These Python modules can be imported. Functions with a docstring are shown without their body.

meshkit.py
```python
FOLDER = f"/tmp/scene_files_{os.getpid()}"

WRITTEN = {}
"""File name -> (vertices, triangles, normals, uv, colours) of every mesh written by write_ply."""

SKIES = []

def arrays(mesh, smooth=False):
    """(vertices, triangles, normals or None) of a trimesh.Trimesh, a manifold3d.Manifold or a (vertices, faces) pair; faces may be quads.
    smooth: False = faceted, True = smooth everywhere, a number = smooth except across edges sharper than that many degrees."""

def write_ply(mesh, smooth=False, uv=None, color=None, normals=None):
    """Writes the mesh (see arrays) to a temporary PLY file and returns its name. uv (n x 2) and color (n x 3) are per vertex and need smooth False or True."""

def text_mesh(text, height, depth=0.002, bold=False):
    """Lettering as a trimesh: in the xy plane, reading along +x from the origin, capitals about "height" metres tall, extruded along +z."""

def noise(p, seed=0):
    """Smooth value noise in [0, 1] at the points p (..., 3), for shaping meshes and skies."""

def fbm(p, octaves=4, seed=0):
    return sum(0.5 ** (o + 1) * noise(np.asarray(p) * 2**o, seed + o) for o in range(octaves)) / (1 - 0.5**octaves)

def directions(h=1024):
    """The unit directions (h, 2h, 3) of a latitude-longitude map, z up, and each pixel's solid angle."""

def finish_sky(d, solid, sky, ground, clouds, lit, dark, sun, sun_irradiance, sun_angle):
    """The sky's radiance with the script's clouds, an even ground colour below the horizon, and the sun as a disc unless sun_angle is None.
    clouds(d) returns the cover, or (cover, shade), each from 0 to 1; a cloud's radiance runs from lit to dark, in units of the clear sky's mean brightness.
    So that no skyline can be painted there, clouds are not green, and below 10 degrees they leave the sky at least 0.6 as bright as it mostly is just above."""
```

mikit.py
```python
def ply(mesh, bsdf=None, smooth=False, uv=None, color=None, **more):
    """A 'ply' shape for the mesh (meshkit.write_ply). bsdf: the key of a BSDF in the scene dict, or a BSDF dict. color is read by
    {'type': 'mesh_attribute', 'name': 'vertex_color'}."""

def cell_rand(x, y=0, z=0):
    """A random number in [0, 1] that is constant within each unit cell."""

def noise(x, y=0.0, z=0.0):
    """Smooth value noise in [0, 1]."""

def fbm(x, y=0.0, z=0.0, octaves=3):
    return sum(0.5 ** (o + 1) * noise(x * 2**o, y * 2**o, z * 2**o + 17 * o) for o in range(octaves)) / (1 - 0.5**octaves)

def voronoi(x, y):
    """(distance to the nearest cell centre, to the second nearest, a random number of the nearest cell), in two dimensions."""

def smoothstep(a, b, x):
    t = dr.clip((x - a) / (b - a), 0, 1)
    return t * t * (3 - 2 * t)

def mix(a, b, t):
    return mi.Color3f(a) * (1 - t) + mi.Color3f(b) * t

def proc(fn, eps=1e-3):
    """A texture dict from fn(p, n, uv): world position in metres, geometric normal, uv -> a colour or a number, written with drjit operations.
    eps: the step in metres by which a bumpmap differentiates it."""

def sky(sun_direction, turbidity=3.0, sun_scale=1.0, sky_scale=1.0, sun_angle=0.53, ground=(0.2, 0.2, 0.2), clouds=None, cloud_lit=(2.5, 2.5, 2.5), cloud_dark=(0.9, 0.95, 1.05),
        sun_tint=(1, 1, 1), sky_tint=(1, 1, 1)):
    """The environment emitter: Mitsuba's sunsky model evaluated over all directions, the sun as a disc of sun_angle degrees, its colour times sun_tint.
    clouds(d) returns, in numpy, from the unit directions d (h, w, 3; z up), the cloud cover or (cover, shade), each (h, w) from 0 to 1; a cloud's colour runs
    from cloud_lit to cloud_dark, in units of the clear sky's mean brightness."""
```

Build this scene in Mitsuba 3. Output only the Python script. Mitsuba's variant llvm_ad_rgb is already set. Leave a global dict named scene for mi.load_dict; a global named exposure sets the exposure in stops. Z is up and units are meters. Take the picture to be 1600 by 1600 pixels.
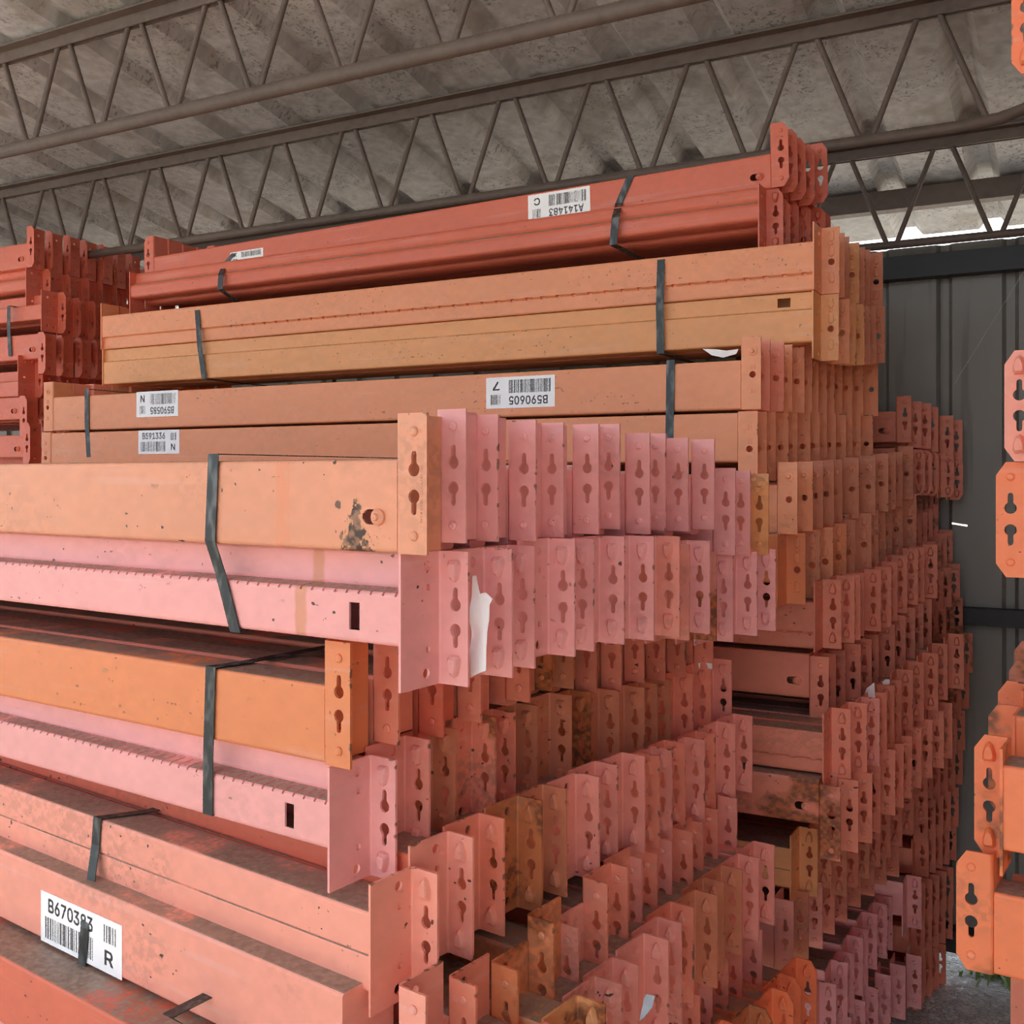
import math, random
import numpy as np, trimesh, drjit as dr, mitsuba as mi, manifold3d as m3
import mikit, meshkit
from mikit import noise, fbm, smoothstep, mix

random.seed(7)
rng = np.random.default_rng(11)
T = mi.ScalarTransform4f
scene, labels = {}, {}

# ------------------------------------------------------------------ camera, sky, exposure
F, CX, CY, EYE = 1650.0, 800.0, 745.0, 1.65
scene['camera'] = {'type': 'perspective', 'fov': math.degrees(2 * math.atan(800 / F)), 'fov_axis': 'x',
                   'principal_point_offset_y': (800.0 - CY) / 1600.0, 'near_clip': 0.02, 'far_clip': 500.0,
                   'to_world': T().look_at(origin=[0, 0, EYE], target=[-0.4798, 0.8774, EYE], up=[0, 0, 1])}


def cloud(d):
    q = d[..., :2] / np.maximum(d[..., 2:], 0.08)
    c = meshkit.fbm(np.concatenate([q * 0.9, q[..., :1] * 0], -1), 4, 3)
    return np.clip((c - 0.30) * 3.2, 0, 1)


SUN = (-0.45, -0.35, 1.0)
scene['sky'] = mikit.sky(SUN, turbidity=4.0, sun_scale=0.75, sky_scale=1.0, ground=(0.33, 0.31, 0.28), clouds=cloud, cloud_lit=(2.3, 2.3, 2.3), cloud_dark=(1.1, 1.1, 1.1))
exposure = 3.05


K0 = math.hypot(CX + 2217, F)
SHED = np.array([[(CX + 2217) / K0, -F / K0], [F / K0, (CX + 2217) / K0]])      # the world's x runs along the shed, y towards its back wall


class Frame:
    """The axes of a stack: u along its beams towards their right ends, n away from the viewer; a and c are the coordinates along them."""

    def __init__(self, vp):
        k = math.hypot(CX - vp, F)
        self.cu, self.cn = np.array([(CX - vp) / k, -F / k]), np.array([F / k, (CX - vp) / k])     # seen from the camera
        self.u, self.n = np.array([*(SHED @ self.cu), 0.0]), np.array([*(SHED @ self.cn), 0.0])     # in the world

    def depth(self, x, c):
        t = (x - CX) / F
        return c / (self.cn[1] + self.cn[0] * t)

    def at(self, x, y, c):
        d = self.depth(x, c)
        return np.array([*(SHED @ [(x - CX) / F * d, d]), EYE + (CY - y) / F * d])

    def ac(self, p):
        return float(p[:2] @ self.u[:2]), float(p[:2] @ self.n[:2])

    def pt(self, a, c, z):
        return a * self.u + c * self.n + np.array([0, 0, z])

    def mat(self, origin, yaw=0.0, roll=0.0):
        m = np.eye(4)
        cy, sy = math.cos(yaw), math.sin(yaw)
        m[:3, 0] = self.u * cy + self.n * sy
        m[:3, 1] = -self.u * sy + self.n * cy
        m[:3, 0] += np.array([0, 0, roll])
        m[:3, 2] = [0, 0, 1]
        m[:3, 0] /= np.linalg.norm(m[:3, 0])
        m[:3, 2] = np.cross(m[:3, 0], m[:3, 1])
        m[:3, 3] = origin
        return T(m.tolist())


NEAR = Frame(-1650)      # the stack in front
BACK = Frame(-2217)      # the tall stack, the shed, everything else

# ------------------------------------------------------------------ materials


def lin(c):
    c = np.asarray(c, float) / 255
    return np.where(c < 0.04045, c / 12.92, ((c + 0.055) / 1.055) ** 2.4)


PAINT = {  # sRGB of the paint itself
    'peach': (217, 147, 113), 'pink': (230, 160, 153), 'orange': (216, 130, 84), 'salmon': (231, 152, 130), 'red': (207, 106, 80), 'tan': (222, 154, 99),
    'terracotta': (226, 147, 104), 'brick': (209, 124, 97), 'bright orange': (232, 126, 80), 'rusty': (186, 110, 68),
    'coral': (227, 138, 110), 'brown': (202, 126, 92), 'rose': (227, 147, 128),
}
NAMES = list(PAINT)
PAL = np.array([lin(PAINT[k]) for k in NAMES])
PALR, PALG, PALB = (mi.Float(np.ascontiguousarray(PAL[:, k]).astype(np.float32)) for k in range(3))
CLEAN, WORN, RUST, TOP, HERO, PINKH, BARE = range(7)
HX = {}


def paint_color(p, n, uv):
    pid = dr.floor(uv.x / 16)
    cls = dr.floor(uv.y / 4)
    lx, lv = uv.x - 16 * pid - 8, uv.y - 4 * cls - 2
    k = mi.UInt32(dr.clip(pid, 0, len(NAMES) - 1))
    base = mi.Color3f(dr.gather(mi.Float, PALR, k), dr.gather(mi.Float, PALG, k), dr.gather(mi.Float, PALB, k))
    big = fbm(p.x * 3 + 5, p.y * 3, p.z * 5)
    fine = fbm(p.x * 60, p.y * 60, p.z * 60)
    base = base * (0.88 + 0.16 * big + 0.13 * fine)
    # pale scuffs along the beam, brown grime in patches
    scuff = smoothstep(0.66, 0.82, fbm(lx * 4, lv * 90 + 3, p.z * 3))
    base = mix(base, base * 0.7 + 0.22, scuff * 0.25)
    grime = smoothstep(0.52, 0.74, fbm(p.x * 7 + 9, p.y * 7, p.z * 9)) * smoothstep(0.35, 0.65, fbm(p.x * 110, p.y * 110, p.z * 110))
    amount = dr.select(cls == CLEAN, 0.10, dr.select(cls == WORN, 0.26, dr.select(cls == RUST, 0.45, 0.12)))
    base = mix(base, mi.Color3f(0.23, 0.125, 0.075), grime * amount)
    # chips down to dark steel
    chip = smoothstep(0.755, 0.775, fbm(p.x * 120 + 31, p.y * 120, p.z * 120)) * smoothstep(0.50, 0.64, fbm(p.x * 9, p.y * 9 + 4, p.z * 9))
    base = mix(base, mi.Color3f(0.055, 0.032, 0.024), chip * dr.select(cls == CLEAN, 0.5, 0.95))
    # the connectors' edges have lost their paint here and there
    on_plate = lx < -4.5
    px = lx + 5
    near_edge = dr.maximum(smoothstep(-0.007, -0.0005, lv), smoothstep(0.034, 0.0408, dr.abs(px)))
    worn_edge = smoothstep(0.75, 0.83, fbm(p.x * 130 + 3, p.y * 130, p.z * 130) * 0.62 + 0.40 * near_edge * fbm(p.x * 16, p.y * 16, p.z * 16 + 5) * 1.6)
    base = mix(base, mix(mi.Color3f(0.07, 0.045, 0.035), mi.Color3f(0.30, 0.16, 0.09), fine), dr.select(on_plate & (cls <= RUST), worn_edge * 0.85, 0.0))
    # rusted beams
    r1 = smoothstep(0.47, 0.60, fbm(p.x * 14, p.y * 14 + 7, p.z * 10, 4))
    r2 = fbm(p.x * 130, p.y * 130, p.z * 130)
    rust = mix(mi.Color3f(0.15, 0.055, 0.028), mi.Color3f(0.47, 0.14, 0.042), smoothstep(0.3, 0.7, r2))
    base = mix(base, rust, dr.select(cls == RUST, r1 * 0.9, 0.0))
    # dirt lying on tops and ledges
    grain = fbm(p.x * 160, p.y * 160, p.z * 160)
    lie = smoothstep(0.22, 0.46, fbm(p.x * 11, p.y * 11, 2.0) * 0.7 + grain * 0.3)
    dirt = mix(mi.Color3f(0.14, 0.105, 0.078), mi.Color3f(0.36, 0.285, 0.22), grain)
    base = mix(base, dirt, dr.select(cls == TOP, lie * 0.92, 0.0))
    # the peach beam: one large rust patch by its end, two strips of old tape residue
    hx, hz = lx, lv
    body = dr.exp(-dr.square((hx + 0.066) / 0.040) - dr.square((hz + 0.100) / 0.034)) + 0.8 * dr.exp(-dr.square((hx + 0.064) / 0.010) - dr.square((hz + 0.062) / 0.030))
    patch = smoothstep(0.80, 0.86, body * 0.62 + 0.75 * fbm(hx * 230, hz * 170, 1.0, 4))
    wash = smoothstep(0.62, 0.9, body * 0.6 + 0.6 * fbm(hx * 140, hz * 60, 4.0))
    base = mix(base, mi.Color3f(0.55, 0.27, 0.08), dr.select(cls == HERO, wash * 0.35, 0.0))
    base = mix(base, mix(mi.Color3f(0.06, 0.03, 0.02), mi.Color3f(0.30, 0.15, 0.08), smoothstep(0.35, 0.65, r2)), dr.select(cls == HERO, patch, 0.0))
    spot = smoothstep(0.0030, 0.0022, dr.sqrt(dr.square(hx + 0.092) + dr.square(hz + 0.052)) - 0.004 * fbm(hx * 300, hz * 300, 2.0))
    base = mix(base, mi.Color3f(0.10, 0.06, 0.035), dr.select(cls == HERO, spot * 0.9, 0.0))
    tape = smoothstep(0.0115, 0.0095, dr.abs(hx + 0.182) - 0.002 * noise(hz * 200, 3.0)) * smoothstep(0.25, 0.4, fbm(hx * 90, hz * 60, 7.0))
    base = mix(base, mi.Color3f(0.72, 0.26, 0.13), dr.select(cls == HERO, tape * 0.8, 0.0))
    # the pink beam beneath it: a run of rust water
    run = smoothstep(0.010, 0.004, dr.abs(hx + 0.158) - 0.004 * fbm(hx * 80, hz * 70, 9.0))
    base = mix(base, mi.Color3f(0.55, 0.22, 0.06), dr.select(cls == PINKH, run * 0.55, 0.0))
    return base


def bare_or(p, n, uv):
    return 0.36 + 0.2 * fbm(p.x * 40, p.y * 40, p.z * 40)


scene['paint'] = {'type': 'twosided', 'bsdf': {'type': 'principled', 'base_color': mikit.proc(paint_color), 'roughness': mikit.proc(bare_or), 'specular': 0.45}}


def flat(key, rgb, rough=0.6, metallic=0.0, **more):
    scene[key] = {'type': 'twosided', 'bsdf': {'type': 'principled', 'base_color': {'type': 'rgb', 'value': [float(x) for x in rgb]}, 'roughness': rough, 'metallic': metallic, **more}}


def roof_color(p, n, uv):
    b = fbm(p.x * 2.2, p.y * 2.2, 1.0, 4)
    g = fbm(p.x * 45, p.y * 45, 3.0)
    s = smoothstep(0.55, 0.72, fbm(p.x * 6, p.y * 6, 8.0))
    pit = smoothstep(0.60, 0.74, fbm(p.x * 130, p.y * 130, 5.0)) * smoothstep(0.4, 0.65, fbm(p.x * 5, p.y * 9, 6.0))
    c = mix(mi.Color3f(0.42, 0.415, 0.40), mi.Color3f(0.70, 0.695, 0.675), b) * (0.75 + 0.5 * g) * (1 - 0.45 * pit)
    return mix(c, mi.Color3f(0.31, 0.27, 0.21), s * 0.45)


def wall_color(p, n, uv):
    b = fbm(p.x * 3, p.y * 3, p.z * 1.2, 4)
    st = smoothstep(0.58, 0.75, fbm(p.x * 25, p.y * 25, p.z * 1.5))
    return mix(mi.Color3f(0.20, 0.20, 0.175), mi.Color3f(0.28, 0.28, 0.25), b) * (1 - 0.25 * st)


def gravel_color(p, n, uv):
    d1, d2, r = mikit.voronoi(p.x * 55, p.y * 55)
    c = mix(mi.Color3f(0.42, 0.40, 0.36), mi.Color3f(0.72, 0.69, 0.63), r)
    edge = smoothstep(0.02, 0.2, d2 - d1)
    soil = smoothstep(0.5, 0.7, fbm(p.x * 4, p.y * 4, 1.0))
    return mix(c * (0.45 + 0.55 * edge), mi.Color3f(0.16, 0.13, 0.10), soil * 0.5)


def joist_color(p, n, uv):
    g = fbm(p.x * 50, p.y * 50, p.z * 50)
    b = fbm(p.x * 5, p.y * 5, p.z * 5)
    return mix(mi.Color3f(0.075, 0.055, 0.045), mi.Color3f(0.19, 0.145, 0.115), 0.55 * b + 0.45 * g)


def wood_color(p, n, uv):
    g = fbm(p.x * 4, p.y * 4, p.z * 70)
    return mix(mi.Color3f(0.14, 0.09, 0.055), mi.Color3f(0.33, 0.23, 0.14), g)


def strap_color(p, n, uv):
    g = fbm(p.x * 90, p.y * 90, p.z * 30)
    return mix(mi.Color3f(0.028, 0.036, 0.036), mi.Color3f(0.12, 0.13, 0.125), smoothstep(0.45, 0.8, g))


def gravel_bump(p, n, uv):
    d1, d2, r = mikit.voronoi(p.x * 55, p.y * 55)
    return (1 - smoothstep(0, 0.7, d1)) * (0.4 + 0.6 * r)


for key, fn, rough, metal in (('galvanised', roof_color, 0.55, 0.2), ('wall_sheet', wall_color, 0.5, 0.15), ('joist_steel', joist_color, 0.6, 0.0), ('timber', wood_color, 0.8, 0.0), ('strap_steel', strap_color, 0.4, 0.3)):
    scene[key] = {'type': 'twosided', 'bsdf': {'type': 'principled', 'base_color': mikit.proc(fn), 'roughness': rough, 'metallic': metal}}
scene['gravel'] = {'type': 'bumpmap', 'arbitrary': mikit.proc(gravel_bump, 2e-3), 'scale': 0.012, 'bsdf': {'type': 'principled', 'base_color': mikit.proc(gravel_color), 'roughness': 0.9}}
flat('black_steel', (0.018, 0.02, 0.02), 0.5)
flat('zinc_pin', (0.42, 0.38, 0.34), 0.45, 0.4)
flat('sticker_paper', (0.93, 0.93, 0.91), 0.5)
flat('print_ink', (0.03, 0.03, 0.032), 0.6)
flat('torn_paper', (0.92, 0.91, 0.88), 0.8)
flat('stamp', (0.45, 0.25, 0.16), 0.6)
flat('leaf_green', (0.13, 0.21, 0.045), 0.6)
flat('thread_grey', (0.55, 0.55, 0.53), 0.6)
flat('grey_plastic', (0.45, 0.52, 0.55), 0.35)

# ------------------------------------------------------------------ mesh helpers


def tri(man):
    m = man.to_mesh()
    return trimesh.Trimesh(m.vert_properties[:, :3], m.tri_verts, process=False)


def box(x0, x1, y0, y1, z0, z1):
    return m3.Manifold.cube([x1 - x0, y1 - y0, z1 - z0]).translate([x0, y0, z0])


def boxmesh(x0, x1, y0, y1, z0, z1):
    return trimesh.creation.box(bounds=[[x0, y0, z0], [x1, y1, z1]])


def extrude_x(points, x0, x1):
    """A profile in (y, z) drawn out along x."""
    c = m3.CrossSection([[(float(a), float(b)) for a, b in points]], m3.FillRule.Positive)
    if c.area() <= 0:
        c = m3.CrossSection([[(float(a), float(b)) for a, b in points[::-1]]], m3.FillRule.Positive)
    return c.extrude(x1 - x0).transform([[0, 0, 1, x0], [1, 0, 0, 0], [0, 1, 0, 0]])


def extrude_y(cs, y0, y1):
    """A shape in (x, z) drawn out along y."""
    return cs.extrude(y1 - y0).transform([[1, 0, 0, 0], [0, 0, -1, y1], [0, 1, 0, 0]])


def rounded(points, r=0.005, seg=3):
    """The corners of a polygon replaced by small arcs."""
    out, n = [], len(points)
    P = [np.array(p, float) for p in points]
    for i in range(n):
        a, b, c = P[i - 1], P[i], P[(i + 1) % n]
        e, g = (a - b) / np.linalg.norm(a - b), (c - b) / np.linalg.norm(c - b)
        k = min(r, 0.45 * np.linalg.norm(a - b), 0.45 * np.linalg.norm(c - b))
        s, t = b + e * k, b + g * k
        for j in range(seg + 1):
            w = j / seg
            out.append((1 - w) ** 2 * s + 2 * w * (1 - w) * b + w * w * t)
    return out


SOFT = {}


def painted(key, mesh, pid, cls, top=False):
    """The shape dict of a painted mesh; uv carries the paint, its state and the place along the beam. Equal ones share one file."""
    k = (key, pid, cls, top)
    if k not in SOFT:
        if key not in HX:
            m = tri(mesh()) if not isinstance(mesh, trimesh.Trimesh) else mesh
            s = trimesh.graph.smooth_shade(m, angle=np.radians(34), facet_minarea=None)
            v, f, n = meshkit.arrays(s, True)
            HX[key] = (v[f].reshape(-1, 3), np.arange(len(f) * 3).reshape(-1, 3), n[f].reshape(-1, 3))
        v, f, n = HX[key]
        fn = np.cross(v[1::3] - v[0::3], v[2::3] - v[0::3])
        up = np.repeat(fn[:, 2] > 0.8 * np.linalg.norm(fn, axis=1), 3) if top else np.zeros(len(v), bool)
        plate = key[0] == 'conn'
        uv = np.stack([pid * 16 + (3 if plate else 8) + v[:, 0], np.where(up, TOP, cls) * 4 + 2 + v[:, 2] + 0.31 * v[:, 1] * (cls < HERO) * (not plate)], 1)
        path = meshkit.write_ply((v, f), False, uv, None, normals=n)
        SOFT[k] = {'type': 'ply', 'filename': path, 'face_normals': False, 'bsdf': {'type': 'ref', 'id': 'paint'}}
    return SOFT[k]


PLAIN = {}


def plain(key, mesh, bsdf, smooth=False):
    if (key, bsdf) not in PLAIN:
        m = mesh() if callable(mesh) else mesh
        PLAIN[(key, bsdf)] = mikit.ply(tri(m) if isinstance(m, m3.Manifold) else m, bsdf, smooth)
    return PLAIN[(key, bsdf)]


COUNT = {}


def numbered(name):
    k = COUNT.get(name, 0)
    COUNT[name] = k + 1
    return name if k == 0 else f'{name}_{k:03d}'


def put(name, shape, to_world=None, parent=None):
    key = numbered(name if parent is None else f'{parent}__{name}')
    scene[key] = shape if to_world is None else {**shape, 'to_world': to_world}
    return key


def tag(key, label, cat=None, group=None, kind=None):
    labels[key] = {'label': label} if label else {}
    for k, v in (('category', cat), ('group', group), ('kind', kind)):
        if v:
            labels[key][k] = v


# ------------------------------------------------------------------ beams: end connectors
FL, TH = 0.041, 0.0035


def circle(x, z, r, seg=12):
    return m3.CrossSection.circle(r, seg).translate([x, z])


def rect(x0, x1, z0, z1):
    return m3.CrossSection.square([x1 - x0, z1 - z0]).translate([x0, z0])


def keyhole(x, z, up):
    s = 1 if up else -1
    slot = m3.CrossSection.hull(rect(x - 0.0036, x + 0.0036, min(z, z + s * 0.016), max(z, z + s * 0.016)))
    return circle(x, z, 0.0078) + slot + circle(x, z + s * 0.017, 0.0036, 8)


def connector(kind, pattern, H, W, side):
    """kind A: the leg with the keyholes stands in front; P: behind. side +1: on the right end of the beam, -1: on the left end."""
    R, r, pts = 0.006, 0.0028, []
    pts.append((FL, 0.0))
    for j in range(4):
        w = math.pi / 2 * j / 3
        pts.append((-TH + R - R * math.sin(w), R - R * math.cos(w)))
    pts += [(-TH, W), (0, W)]
    for j in range(4):
        w = math.pi / 2 * j / 3
        pts.append((r - r * math.cos(w), TH + r - r * math.sin(w)))
    pts.append((FL, TH))
    if kind == 'P':
        pts = [(x, W - y) for x, y in pts]
    if side < 0:
        pts = [(-x, y) for x, y in pts]
    area = sum(a[0] * b[1] - b[0] * a[1] for a, b in zip(pts, pts[1:] + pts[:1]))
    c = m3.CrossSection([pts if area > 0 else pts[::-1]], m3.FillRule.Positive)
    body = c.extrude(H).translate([0, 0, -H])
    y0, y1 = (-0.01, 0.012) if kind == 'A' else (W - 0.012, W + 0.01)
    mid = FL * 0.56
    cut = None
    if pattern in ('key', 'clip'):
        cut = keyhole(mid, -0.40 * H, True) + keyhole(mid, -0.59 * H, False)
    elif pattern == 'bolt':
        cut = circle(mid, -0.52 * H, 0.0072)
    elif pattern == 'oval':
        cut = circle(mid, -0.52 * H, 0.0078)
    if pattern == 'clip':
        e = 0.013
        for s, zz in ((1, 0.0), (-1, -H)):
            cut = cut + m3.CrossSection.hull_points([(FL + 0.001, zz + 0.001 * s), (FL - e, zz + 0.001 * s), (FL + 0.001, zz - 1.5 * e * s)])
    if side < 0:
        cut = cut.mirror([1, 0])
    body = body - extrude_y(cut, y0, y1)
    if W > 0.06 and side > 0:
        holes = circle(0.64 * W, -0.105 * H, 0.0062) + circle(0.62 * W, -0.90 * H, 0.0062)
        holes = holes + rect(0.62 * W, 0.62 * W + 0.007, -0.29 * H, -0.29 * H + 0.007) + rect(0.62 * W, 0.62 * W + 0.007, -0.75 * H, -0.75 * H + 0.007)
        if pattern == 'clip':
            holes = m3.CrossSection.batch_boolean([circle(f * W, g * H, 0.0052, 8) for f, g in ((0.34, -0.16), (0.34, -0.52), (0.34, -0.84), (0.72, -0.13), (0.72, -0.44), (0.72, -0.87))], m3.OpType.Add)
        if kind == 'A':
            holes = holes.mirror([1, 0]).translate([W, 0])
        body = body - holes.extrude(0.03).transform([[0, 0, 1, -0.015], [1, 0, 0, 0], [0, 1, 0, 0]])
    return body


def teardrop(s, up):
    k = 1 if up else -1
    pts = [(-0.0078, 0.0), (0.0078, 0.0), (0.0078, -0.008), (0.006, -0.0115), (-0.006, -0.0115), (-0.0078, -0.008), (0.0042, 0.0115), (-0.0042, 0.0115), (0.0, 0.0145)]
    return [(x * s, k * z * s) for x, z in pts]


def stud(up, height=0.0085, s=1.0):
    """A stud with its broad end below (up) or above; it stands out along -y."""
    base, head = teardrop(1.0 * s, up), teardrop(0.62 * s, up)
    return m3.Manifold.hull_points([(x, 0.001, z) for x, z in base] + [(x, -0.6 * height, z) for x, z in teardrop(0.92 * s, up)] + [(x, -height, z) for x, z in head])


def rivet(r=0.0055, h=0.0032):
    a = np.arange(12) * math.pi / 6
    pts = [(r * math.cos(t), 0.001, r * math.sin(t)) for t in a] + [(r * math.cos(t), -0.55 * h, r * math.sin(t)) for t in a] + [(0.6 * r * math.cos(t), -h, 0.6 * r * math.sin(t)) for t in a]
    return m3.Manifold.hull_points(pts)


def oval():
    return m3.Manifold.hull_points([(x * k, y, z * k) for y, k in ((0.001, 1.0), (-0.0022, 0.92), (-0.0032, 0.7)) for t in np.arange(10) * math.pi / 5 for x, z in [(0.0072 * math.cos(t), 0.0072 * math.sin(t) + (0.006 if math.sin(t) > 0 else -0.006))]])


def cross_mark():
    m = trimesh.util.concatenate([boxmesh(x - 0.0018, x + 0.0018, -0.0016, 0.001, z - 0.0018, z + 0.0018) for x in (-0.003, 0.003) for z in (-0.003, 0.003)])
    return m


def big_rivet():
    return m3.Manifold.compose([rivet(0.0105, 0.0028), rivet(0.0052, 0.0058)])


# ------------------------------------------------------------------ beams: tubes
LENGTH = 2.45


def profile(kind, h, dep):
    """(y, z) outline with z from 0 at the top down to -h, y from the near side to the far side."""
    if kind == 'step up':          # narrow above, wide below: a ledge on the near side
        q = [(0, -h), (0, -0.42 * h), (0.48 * dep, -0.40 * h), (0.48 * dep, 0), (dep, 0), (dep, -h)]
    elif kind == 'step back':      # the same turned over: the flat side in front
        q = [(0, -h), (0, 0), (dep, 0), (dep, -0.58 * h), (0.52 * dep, -0.60 * h), (0.52 * dep, -h)]
    elif kind == 'step down':      # wide above, narrow below, the near side set back
        q = [(0, -0.64 * h), (0, 0), (dep, 0), (dep, -h), (0.12 * dep, -h), (0.12 * dep, -0.66 * h)]
    elif kind == 'step rise':      # narrow above, wide below, a shallow set-back in front
        q = [(0, -h), (0, -0.36 * h), (0.12 * dep, -0.34 * h), (0.12 * dep, 0), (dep, 0), (dep, -h)]
    elif kind == 'seam':           # two channels that meet in a seam half way up
        q = [(0, -h), (0, -0.55 * h), (0.0035, -0.535 * h), (0, -0.52 * h), (0, 0), (dep, 0), (dep, -h)]
    elif kind == 'round step':
        q = [(0, -h * 0.95), (0, -0.50 * h), (0.4 * dep, -0.42 * h), (0.4 * dep, 0), (dep, 0), (dep, -h), (0.3 * dep, -h)]
    else:
        q = [(0, -h), (0, 0), (dep, 0), (dep, -h)]
    return q


def tube(kind, h, dep, y0, length, extra=None):
    body = extrude_x([(y + y0, z) for y, z in rounded(profile(kind, h, dep), 0.006 if kind != 'round step' else 0.012)], -length, -TH)
    if extra in ('slots', 'pin', 'window'):      # the hollow behind the holes
        w = {'slots': (0.20, -0.95, -0.46), 'pin': (0.20, -0.94, -0.3), 'window': (0.2, -0.33, -0.05)}[extra]
        body = body - box(-w[0], -0.008, y0 + (0.012 if extra == 'window' else 0.003), y0 + dep - 0.004, w[1] * h, w[2] * h)
    if extra == 'slots':
        body = body - m3.Manifold.batch_boolean([box(-0.012 - 0.0185 * k, -0.009 - 0.0185 * k, y0 - 0.004, y0 + 0.40 * dep, -0.42 * h - 0.0045, -0.41 * h + 0.012) for k in range(int((length - 0.02) / 0.0185))], m3.OpType.Add)
        body = body - box(-0.080, -0.064, y0 - 0.01, y0 + 0.030, -0.86 * h, -0.56 * h)
    if extra == 'pin':
        hole = extrude_y(m3.CrossSection.batch_hull([circle(-0.046, -0.62 * h, 0.0085), circle(-0.036, -0.62 * h, 0.0085)]), y0 - 0.01, y0 + 0.034)
        body = body - hole
    if extra == 'window':
        body = body - box(-0.085, -0.055, y0 - 0.01, y0 + 0.034, -0.28 * h, -0.10 * h)
    if extra == 'notches':
        body = body - m3.Manifold.batch_boolean([box(-0.03 - 0.045 * k, -0.018 - 0.045 * k, y0 - 0.01, y0 + 0.010, -0.655 * h - 0.0035, -0.655 * h + 0.0035) for k in range(40)], m3.OpType.Add)
    return body


ORD = ['front', 'second', 'third', 'fourth', 'fifth', 'sixth', 'seventh', 'eighth', 'ninth', 'tenth', 'eleventh', 'twelfth', 'thirteenth', 'fourteenth', 'fifteenth', 'sixteenth', 'seventeenth', 'eighteenth']
BEAMS = {}


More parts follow.
